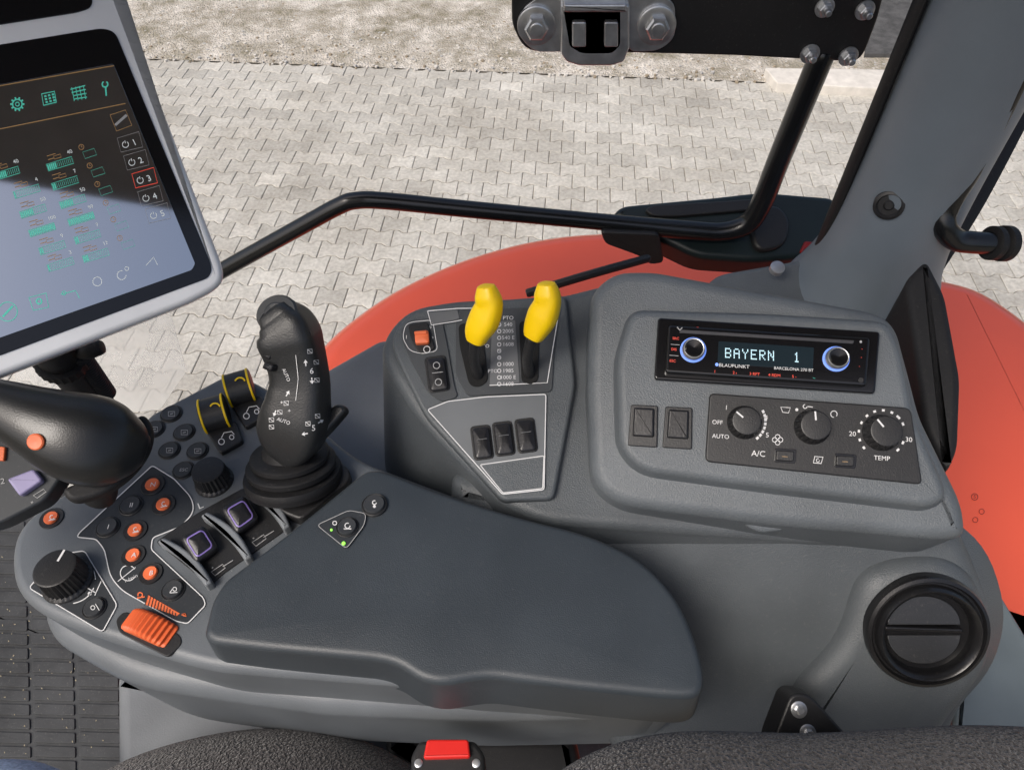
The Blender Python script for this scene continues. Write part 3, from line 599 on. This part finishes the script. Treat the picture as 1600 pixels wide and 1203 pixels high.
for x, y in ((312, 849), (376, 803)):
    PK = Plane(PC.at(x, y, .012), (.25, -.15, .95)); c = [(-32, -10), (6, -32), (30, 6), (-6, 32)]
    g = MB(); g.slab([(x+p, y+q) for p, q in c], PK, .004, .018, .004, r=9, k=5, dome=.002); o = g.obj('hydraulic_rocker', T, M_rock)
    SK = Surf(o, H, .67)
    g = MB(); g.stroke(fillet([(x+p*.68, y+q*.68) for p, q in c], 7), SK, 2.2, .0007, closed=True); g.obj('rocker_ring', o, M_purp, wn=False)
    d.stroke([(x+18, y+44), (x+36, y+32), (x+40, y+38), (x+24, y+50)], PC, 1.1, .0022, 1, closed=True); d.stroke([(x+36, y+36), (x+52, y+26)], PC, 1.1, .0022, 1); d.text('+', x+20, y+38, 5, PC, 0, .0022, 1); d.text('-', x+50, y+42, 5, PC, 0, .0022, 1)
d.text('L', 313, 790, 12, PC, -25, .001)
# arched hitch rockers: black drums with yellow arches
for x, y in ((336, 650), (375, 610)):
    g = MB(); g.slab([(x-16, y+20), (x+32, y+6), (x+44, y+38), (x+8, y+58)], PC, .006, .008, .002, r=6); g.obj('rocker_base', T, M_blk)
    p0 = PC.at(x-22, y+2, .012); p1 = PC.at(x+20, y-10, .012); axd = (p1-p0).normalized(); O = (p0+p1)/2; hw = (p1-p0).length/2; ud = axd.cross(H).normalized()
    g = MB(); g.lathe(O, axd, [(.0145, -hw), (.0165, -hw+.001), (.0165, hw-.001), (.0145, hw)], 48, u=ud, sx=1.15); o = g.obj('hitch_rocker', T, M_blk)
    for s_ in (-1, 1):
        c_ = O+axd*(s_*(hw-.0022)); g = MB(); g.lathe(c_, axd, [(.0168, -.0012), (.0174, -.0008), (.0174, .0008), (.0168, .0012)], 48, u=ud, sx=1.15); g.obj('yellow_arch', o, M_yel)
    # top and bottom yellow lips joining the arches
    for a_ in (40, 125):
        n_ = ud*(cos(radians(a_))*1.15)+axd.cross(ud)*sin(radians(a_)); q0 = O+n_*.0172-axd*(hw-.003); q1 = O+n_*.0172+axd*(hw-.003)
        g = MB(); g.sweep([q0, (q0+q1)/2, q1], [.0016, .0016, .0016], 8, sm=0); g.obj('yellow_lip', o, M_yel)
    SK = Surf(o, H, .66); g = MB(); g.arc(x, y-12, 8, 200, 340, SK, 2.4, .001); g.obj('yellow_line', o, M_yel, wn=False)
    d.arc(x+10, y+40, 4.5, 0, 360, PC, 1.3, .0066); d.arc(x+26, y+33, 3.4, 0, 360, PC, 1.3, .0066); d.stroke([(x+10, y+34), (x+14, y+26), (x+26, y+24), (x+30, y+29)], PC, 1.3, .0066)
d.obj('console_markings', T, [M_wht, M_ltg, M_pan], wn=False)

# ---------------------------------------------------------------- joystick
b0 = PC.at(466, 752)
g = MB(); g.slab([(384, 742), (405, 700), (500, 690), (548, 735), (545, 752), (470, 812), (440, 800)], PC, .012, .016, .003, r=10); JS = g.obj('joystick', AR, M_blk, 'black multifunction joystick on a rubber bellows with white symbols')
axj = (bd(450, 665, .70)-b0).normalized()
prof = [(.047, .008), (.047, .012), (.0475, .015), (.046, .019), (.0375, .020), (.0375, .022), (.0425, .023), (.043, .028), (.041, .030), (.033, .031), (.033, .033), (.0375, .034), (.0375, .038), (.035, .040), (.026, .041), (.023, .048), (.020, .056)]
ub = axj.cross(Vector((0, 1, 0))).normalized()
g = MB(); g.lathe(PC.at(462, 760, 0), axj, prof, 56, u=ub); g.obj('rubber_boot', JS, M_rub, None, 50)
up_ = (-.1, -.75, .65)
M_grip = mat('grip_plastic', (.019, .020, .021), .38, .5, 700, .5, dust=.12)
G = [(437, 710, .699, .012, .012), (444, 701, .695, .021, .017), (452, 686, .689, .0280, .021), (458, 669, .683, .0305, .023), (463, 648, .678, .0300, .0235), (467, 622, .673, .0270, .0215), (469, 598, .669, .0250, .020), (466, 574, .665, .0245, .020), (460, 550, .661, .0250, .022), (453, 528, .657, .0260, .024), (446, 510, .653, .0240, .022), (437, 497, .650, .0195, .018), (432, 491, .6485, .0165, .015)]
g = MB(); g.sweep([bd(*p[:3]) for p in G], [p[3:] for p in G], 48, up=up_, pw=4.2, sm=6)
GR = g.obj('joystick_grip', JS, M_grip, None, 50)
# raised face plate carrying the symbols
PFp = Plane(bd(462, 600, .6445), (.05, -.72, .69))
g = MB(); g.slab([(470, 700, 8), (500, 686, 14), (520, 664, 10), (540, 641, 5), (537, 632, 5), (522, 630, 8), (505, 650, 10), (470, 672, 10)], Plane(bd(505, 665, .682), (-.1, -.45, .88)), 0, .012, .004, r=8, k=4); g.obj('palm_ledge', JS, M_grip)
PJh = Plane(bd(410, 555, .648), (-.45, -.6, .66))
for (x, y, w_, h_) in ((408, 543, 17, 10), (414, 556, 15, 9), (417, 573, 15, 12)):
    g = MB(); g.box(x, y, w_, h_, 24, PJh, -.006, .010, .0018, 4, dome=.001); g.obj('thumb_button', JS, M_rock)
g = MB(); g.box(480, 524, 12, 14, -10, Plane(bd(480, 524, .640), (.1, -.7, .7)), -.008, .009, .0015, 4); g.obj('side_button', JS, M_rock)
PJ = Plane(bd(431, 489, .640), (-.15, -.45, .88))
g = MB(); g.lathe(PJ.p, PJ.n, [(.0175, -.012), (.0175, -.002), (.0160, 0), (.0095, .0), (.0095, .0016), (.008, .0026), (.002, .002)], 32, sx=1.1); g.obj('top_button', JS, M_gbt)
SG = Surf(GR, H); d = MB()
d.text('6', 487, 580, 9, SG); d.text('5', 490, 669, 9, SG, 0); d.text('AUTO', 447, 586, 5.4, SG, 66); d.text('+', 440, 629, 6, SG); d.text('AUTO', 443, 658, 5.4, SG, 20); d.text('+', 452, 642, 6, SG)
d.stroke([(462, 555), (466, 592), (462, 626)], SG, .9)
def arrow(x, y, a, L=10):
    a = radians(a); c, s_ = cos(a), sin(a); d.stroke([(x, y), (x+c*L*.6, y+s_*L*.6)], SG, 1.8); d.flat([(x+c*L*.5-s_*3.4, y+s_*L*.5+c*3.4), (x+c*L, y+s_*L), (x+c*L*.5+s_*3.4, y+s_*L*.5-c*3.4)], SG)
arrow(478, 572, -95); arrow(487, 590, 85); arrow(481, 677, 170); arrow(497, 661, -30); arrow(431, 641, 110); arrow(447, 619, -60)
for x, y in ((484, 549), (494, 566), (481, 662), (496, 650), (424, 656), (437, 644), (424, 667), (447, 630), (495, 594)):
    d.stroke([(x-3.6, y-2.8), (x+3.6, y-3.4), (x+4, y+2.8), (x-3.2, y+3.4)], SG, .9, closed=True); d.stroke([(x-3.2, y-2.4), (x+3.2, y+2.4)], SG, .9)
d.obj('grip_symbols', JS, mat('grip_print', (.75, .75, .75), .5, var=0), wn=False)

# ---------------------------------------------------------------- hand rest & side keypad
T = thing('hand_rest', bd(120, 700, .62), 'smooth black hand rest shell with flared edge and orange button', 'hand rest')
HR = [(-140, 585, .575, .016, .016), (-40, 622, .573, .019, .018), (20, 642, .573, .0230, .022), (65, 660, .574, .0285, .026), (110, 678, .577, .0345, .030), (150, 690, .581, .0360, .030), (180, 696, .586, .0325, .026), (203, 700, .592, .0245, .019), (214, 702, .597, .016, .012)]
g = MB(); g.sweep([bd(*p[:3]) for p in HR], [p[3:] for p in HR], 56, up=(0, -.5, .86), pw=2.3, sm=8); PD = g.obj('palm_dome', T, mat('satin_black_soft', (.012, .013, .014), .30, .5, 900, .25, dust=.06))
g = MB(); g.slab([(92, 762, 20), (150, 745, 20), (196, 705, 20), (206, 655, 12), (224, 644, 12), (238, 664, 14), (236, 698, 24), (208, 740, 30), (160, 774, 30), (108, 786, 20)], Plane(bd(190, 700, .598), (.25, -.3, .92)), 0, .010, .0045, r=20, k=5); g.obj('flared_lip', T, M_rub)
g = MB(); g.sweep([bd(150, 705, .60), bd(150, 735, .62), bd(150, 760, .65)], [(.026, .022), (.022, .018), (.022, .016)], 30, up=(0, -.5, .86)); g.obj('rest_stem', T, M_rub)
PH = Plane(bd(20, 740, .605), (.15, -.35, .92))
g = MB(); g.slab([(-150, 640), (0, 655), (60, 715), (98, 742), (70, 782), (0, 818), (-150, 860)], PH, 0, .02, .003, r=12); KB = g.obj('side_keypad', T, M_pan)
Ob = Surf(PD, H, .56).at(57, 690, .0006); g = MB(); g.lathe(Ob, (.05, -.65, .75), [(.0062, -.002), (.0062, .0016), (.0052, .0024), (.001, .002)], 28); g.obj('push_button', T, M_or)
g = MB(); g.box(-2, 708, 18, 22, 5, PH, 0, .003, .001, 3); g.obj('orange_key', KB, M_or)
g = MB(); g.slab([(10, 748), (52, 732), (66, 750), (30, 775)], PH, .006, .008, .002, r=5); g.obj('purple_key', KB, mat('purple_plastic', (.28, .25, .42), .45))
d = MB(); d.text('2', 4, 752, 9, PH, -10, .0006); d.stroke([(52, 774), (68, 764), (72, 768), (58, 778)], PH, 1.1, .0006, closed=True); d.text('+', 50, 785, 6, PH, 0, .0006); d.obj('keypad_print', KB, M_ltg, wn=False)

# ---------------------------------------------------------------- monitor
T = thing('touch_monitor', PM.at(100, 520), 'silver-framed touchscreen terminal showing hydraulic settings', 'monitor')
g = MB(); g.slab([(178, -90, 10), (186, -5, 30), (205, 40, 30), (352, 425, 25), (345, 448, 20), (300, 472, 20), (-280, 700), (-460, 200), (-300, -20)], PM, 0, .03, .006, r=30, k=5); g.obj('monitor_frame', T, M_sil)
g = MB(); g.slab([(-300, 118), (160, 44, 12), (180, 50, 12), (332, 418, 14), (327, 434, 10), (-270, 656), (-420, 220)], PM, .001, .003, .0006, r=12); g.obj('monitor_bezel', T, M_blkgl)
g = MB(); g.slab([(-300, -40), (140, -60, 5), (145, 12, 12), (120, 20, 8), (-300, 86)], PM, .001, .003, .0006, r=10); g.obj('upper_strip', T, M_blkgl)
g = MB(); g.slab([(-320, 190), (177, 100, 3), (305, 412, 3), (300, 422, 4), (-250, 616)], PM, .0018, .001, .0002, r=3); g.obj('monitor_screen', T, M_scr)
d = MB(); hs = .0024; A_ = -17
d.stroke([(-100, 152), (178, 103)], PM, 1.1, hs, 1); d.stroke([(-100, 222), (196, 162)], PM, 1.1, hs, 1)
for k in range(10):
    a = k*36; x, y = 27, 163; d.stroke([(x+8*cos(radians(a)), y+8*sin(radians(a))), (x+11*cos(radians(a)), y+11*sin(radians(a)))], PM, 2.4, hs, 0)
d.arc(27, 163, 7.4, 0, 360, PM, 1.8, hs, 0); d.arc(27, 163, 3, 0, 360, PM, 1.2, hs, 0)
d.stroke([(65, 147), (85, 143), (88, 160), (68, 165)], PM, 1.4, hs, 0, closed=True)
for i in range(3):
    for j in range(3): d.stroke([(69+i*6+j*1.1, 151+j*4.6-i*1.4), (72.5+i*6+j*1.1, 150.4+j*4.6-i*1.4)], PM, 2.6, hs, 0)
for i in range(4): d.stroke([(110+i*2, 140+i*5), (133+i, 134+i*6)], PM, 1.3, hs, 0); d.stroke([(112+i*6, 137-i), (116+i*6, 158-i)], PM, 1, hs, 0)
d.stroke([(166, 150), (165, 137)], PM, 2.4, hs, 0); d.arc(164, 132, 4.4, -60, 240, PM, 2.1, hs, 0)
d.stroke([(172, 180), (196, 172), (206, 196), (182, 205)], PM, .8, hs, 1, closed=True); d.stroke([(180, 196), (198, 180)], PM, 4, hs, 3)
for i, (x, y) in enumerate([(203, 224), (213, 252), (226, 280), (235, 308), (247, 335)]):
    d.arc(x-7, y+2, 4.8, -60, 240, PM, 1, hs, 2); d.stroke([(x-8, y-4), (x-7, y)], PM, 1, hs, 2); d.text(str(i+1), x+7, y-1, 9, PM, A_, hs, 2)
    d.stroke([(x-20, y-8), (x+14, y-18), (x+20, y+6), (x-14, y+14)], PM, 1.0 if i == 2 else .5, hs, 4 if i == 2 else 3, closed=True)
rows = [((8, 266, '40', .5), (92, 251, '40', .35)), ((40, 294, '4', .05), (100, 281, '7', .1)), ((50, 325, '50', .5), (112, 310, '50', .5)), ((64, 354, '100', 1), (125, 337, '99', 1)), ((80, 382, '9', .1), (135, 365, '7', .1)), ((93, 408, '3', .05), (148, 394, '17', .2))]
for r_ in rows:
    for (x, y, t, fr) in r_:
        ca, sa = cos(radians(A_)), sin(radians(A_)); w = 42; h_ = 11
        def Q(u, v): return (x+u*ca-v*sa, y+u*sa+v*ca)
        d.stroke([Q(-w/2, 0), Q(w/2, 0), Q(w/2, h_), Q(-w/2, h_)], PM, .6, hs, 0, closed=True)
        for k in range(14):
            if k/14 < fr: d.stroke([Q(-w/2+3*k+2, 1.2), Q(-w/2+3*k+2, h_-1.2)], PM, 2.2, hs, 0)
            else: d.stroke([Q(-w/2+3*k+2, 2), Q(-w/2+3*k+2, h_-2)], PM, .5, hs, 0)
        d.text(t, *Q(20, -8), 5.4, PM, A_, hs, 2); d.stroke([Q(-16, -6), Q(-6, -6)], PM, .9, hs, 1); d.stroke([Q(-6, -9), Q(5, -9), Q(5, -4), Q(-6, -4)], PM, .7, hs, 1, closed=True); d.stroke([Q(-16, -12), Q(-2, -12)], PM, .8, hs, 1)
for i, (x, y) in enumerate([(127, 230), (140, 259), (152, 288), (165, 317), (177, 343), (187, 372)]):
    d.arc(x, y, 4, 0, 360, PM, .7, hs, 1); d.stroke([(x, y-3), (x, y), (x+2, y)], PM, .6, hs, 1); d.stroke([(x+2, y+8), (x+20, y+2), (x+24, y+12), (x+6, y+18)], PM, .35, hs, 0, closed=True)
d.arc(12, 487, 15, 0, 360, PM, 1.2, hs, 0); d.stroke([(4, 495), (20, 478)], PM, 3, hs, 0)
d.stroke([(45, 465), (72, 458), (76, 480), (52, 485)], PM, 1.2, hs, 0, closed=True); d.arc(61, 471, 4, 0, 360, PM, 2.2, hs, 0)
d.stroke([(95, 460), (118, 454), (124, 466)], PM, 1.2, hs, 0); d.arc(100, 458, 3, 0, 360, PM, 1, hs, 0); d.arc(152, 440, 7, 0, 360, PM, 1, hs, 2); d.arc(190, 430, 7, 0, 280, PM, 1, hs, 2); d.stroke([(228, 415), (240, 402), (246, 414)], PM, .9, hs, 2); d.arc(198, 420, 3, 0, 360, PM, .9, hs, 2)
d.obj('screen_graphics', T, [M_grn_e, M_ora_e, M_wht_e, M_ltg, M_red_e], wn=False)
# monitor mount
T = thing('monitor_mount', bd(140, 620, .75), 'ribbed black monitor arm with a clamping ring', 'mount')
g = MB(); axm = (bd(160, 640, .78)-bd(88, 545, .66)).normalized(); um = axm.cross(H).normalized()
g.lathe(bd(88, 550, .67), axm, [(.019, -.02), (.019, .03), (.017, .035), (.017, .15)], 30, u=um); g.obj('mount_arm', T, M_blk)
g = MB(); g.lathe(bd(96, 560, .68), axm, [(.020, -.004), (.024, -.003), (.024, .007), (.020, .008)], 48, u=um, rib=.0012, nr=24); g.sweep([bd(128, 552, .665), bd(140, 547, .66), bd(156, 543, .66)], [.006, .008, .007], 12); g.obj('clamp_ring', T, M_rub)
g = MB()
pr = []
for i in range(22): pr += [(.0075, i*.004), (.0095, i*.004+.0015), (.0095, i*.004+.0025)]
g.lathe(bd(122, 552, .675), axm, pr, 20, u=um); g.obj('cable_conduit', T, M_rub)
PRefl = Plane(bd(170, 580, .95), (0, -.5, .86))
g = MB(); g.slab([(20, 575), (265, 485), (292, 580), (250, 640), (40, 660)], PRefl, 0, .0006, .0002, r=3)  # added translucent sheet standing in for a reflection in the window glass
o = g.obj('reflection_sheet', None, M_refl); tag(o, 'faint white paper sheet imitating a reflection in the window below monitor', 'reflection')

# ---------------------------------------------------------------- interior base, floor, seats
g = MB(); g.slab([(395, 640), (515, 568), (600, 520), (700, 560), (1000, 800), (900, 1000), (500, 900)], Plane((0, 0, ZC-.80), (0, -.1, 1)), 0, .2, .02, r=20, drop=DN, k=5)
o = g.obj('cab_side_trim', None, M_lgp); tag(o, 'smooth mid-grey inner cab trim below the joystick', 'trim')
g = MB(); g.slab([(-500, 760), (300, 760), (1300, 760), (1300, 1500), (-500, 1500)], PG, 0, .04, .005, r=5)
for j in range(20):
    y = 812+j*22
    for x0, x1 in ((-90, -32), (-26, 38), (44, 108), (114, 178)): g.slab([(x0+j*.6, y), (x1+j*.6, y+2), (x1+j*.6, y+19), (x0+j*.6, y+17)], PG, .003, .006, .0015, r=3, k=2)
o = g.obj('floor_mat', None, M_floor); tag(o, 'dusty dark ribbed rubber mat on the cab floor', 'floor mat')
g = MB()
for i in range(90):
    x, y = random.uniform(0, 175), random.uniform(850, 1180); a_ = random.uniform(0, 6.3); L_ = random.uniform(.8, 3)
    g.stroke([(x, y), (x+L_*cos(a_), y+L_*sin(a_))], PG, random.uniform(.8, 1.8), .0042)
o = g.obj('floor_crumbs', None, mat('dry_crumb', (.35, .3, .2), .9), wn=False); o['kind'] = 'stuff'; tag(o, 'tiny dry straw crumbs on the rubber mat', 'crumbs')
g = MB(); g.slab([(178, 1050), (230, 1040), (420, 1090), (640, 1110), (640, 1400), (178, 1400)], Plane((0, 0, ZC-.95), H), 0, .3, .02, r=12, drop=DN, k=4)
o = g.obj('seat_base', None, M_lgp); tag(o, 'grey plastic seat base cover above the floor mat', 'seat base')
T = thing('driver_seat', bd(800, 1300, .8), 'driver seat with dark woven fabric bolsters', 'seat')
g = MB(); g.sweep([bd(60, 1425, .75), bd(230, 1318, .75), bd(400, 1280, .75), bd(540, 1303, .75), bd(700, 1425, .75)], [.085]*5, 36, sm=8); g.obj('seat_cushion', T, M_fab)
g = MB(); g.sweep([bd(840, 1460, .52), bd(930, 1352, .52), bd(1060, 1300, .52), bd(1300, 1300, .52), bd(1560, 1292, .52), bd(1800, 1306, .52)], [.06, .063, .064, .064, .066, .066], 36, sm=8); g.obj('seat_backrest', T, M_fab)
g = MB(); g.slab([(600, 1140), (900, 1140), (960, 1400), (600, 1400)], Plane((0, 0, ZC-.90), H), 0, .2, .02, r=12, drop=DN); g.obj('seat_frame', T, M_blk)
PK = Plane((0, 0, ZC-.68), H)
T = thing('belt_buckle', PK.at(700, 1190), 'black seat belt buckle with a red release button', 'buckle')
g = MB(); g.slab([(655, 1156), (742, 1156), (758, 1179), (758, 1260), (640, 1260), (642, 1179)], PK, 0, .03, .004, r=8, drop=DN); g.obj('buckle_body', T, M_blk)
g = MB(); g.slab([(667, 1154), (732, 1154), (735, 1182), (661, 1184)], PK, .006, .012, .002, r=5); g.obj('release_button', T, M_red)
for x in (654, 744):
    g = MB(); g.lathe(PK.at(x, 1192, .0), H, [(.0035, 0), (.0035, .001), (.002, .0018)], 16); g.obj('buckle_rivet', T, M_zinc)
g = MB(); g.sweep([bd(-160, 1340, .8), bd(-30, 1285, .8), bd(60, 1310, .8), bd(130, 1420, .8)], [.06, .062, .06, .058], 28, sm=6); o = g.obj('person', None, M_jean); tag(o, 'thigh of a seated person wearing light blue jeans', 'person')

# unseen roof strip, added to darken the upper screen reflection, open behind
g = MB(); zr = ZC+.42
x0, x1, y0, y1 = -1.1, .95, .04, .78
g.add([(x, y, z) for z in (zr, zr+.08) for x, y in ((x0, y0), (x1, y0), (x1, y1), (x0, y1))], [(0, 1, 2, 3), (4, 5, 6, 7), (0, 1, 5, 4), (1, 2, 6, 5), (2, 3, 7, 6), (3, 0, 4, 7)])
o = g.obj('roof_blocker', None, mat('roof_blocker_lining', (.10, .10, .105), .8, .3), wn=False); tag(o, 'unseen dark grey roof strip added to darken the screen reflection', 'roof')

# ---------------------------------------------------------------- light
w = bpy.data.worlds.new('World'); SC.world = w; w.use_nodes = True; nt = w.node_tree
sk = nt.nodes.new('ShaderNodeTexSky'); sk.sky_type = 'NISHITA'; sk.sun_disc = False
SE, SR = radians(52), radians(228)
sk.sun_elevation = SE; sk.sun_rotation = SR; sk.dust_density = 6; sk.air_density = 1.0; sk.ozone_density = 1
nt.links.new(sk.outputs[0], nt.nodes['Background'].inputs[0]); nt.nodes['Background'].inputs[1].default_value = .15
l = bpy.data.lights.new('sun', 'SUN'); l.energy = 2.1; l.angle = radians(26); l.color = (1, .97, .93)
lo_ = bpy.data.objects.new('sun', l); SC.collection.objects.link(lo_)
dv = Vector((sin(SR)*cos(SE), cos(SR)*cos(SE), sin(SE))); lo_.rotation_euler = dv.to_track_quat('Z', 'Y').to_euler()
c = bpy.data.cameras.new('camera'); c.sensor_width = 36; c.lens = 36*F/1600; c.clip_start = .02; c.clip_end = 300
co = bpy.data.objects.new('camera', c); SC.collection.objects.link(co); co.location = CAM; co.rotation_euler = (radians(90)-PT, 0, 0); SC.camera = co
SC.view_settings.view_transform = 'Standard'; SC.view_settings.look = 'None'; SC.view_settings.exposure = 0
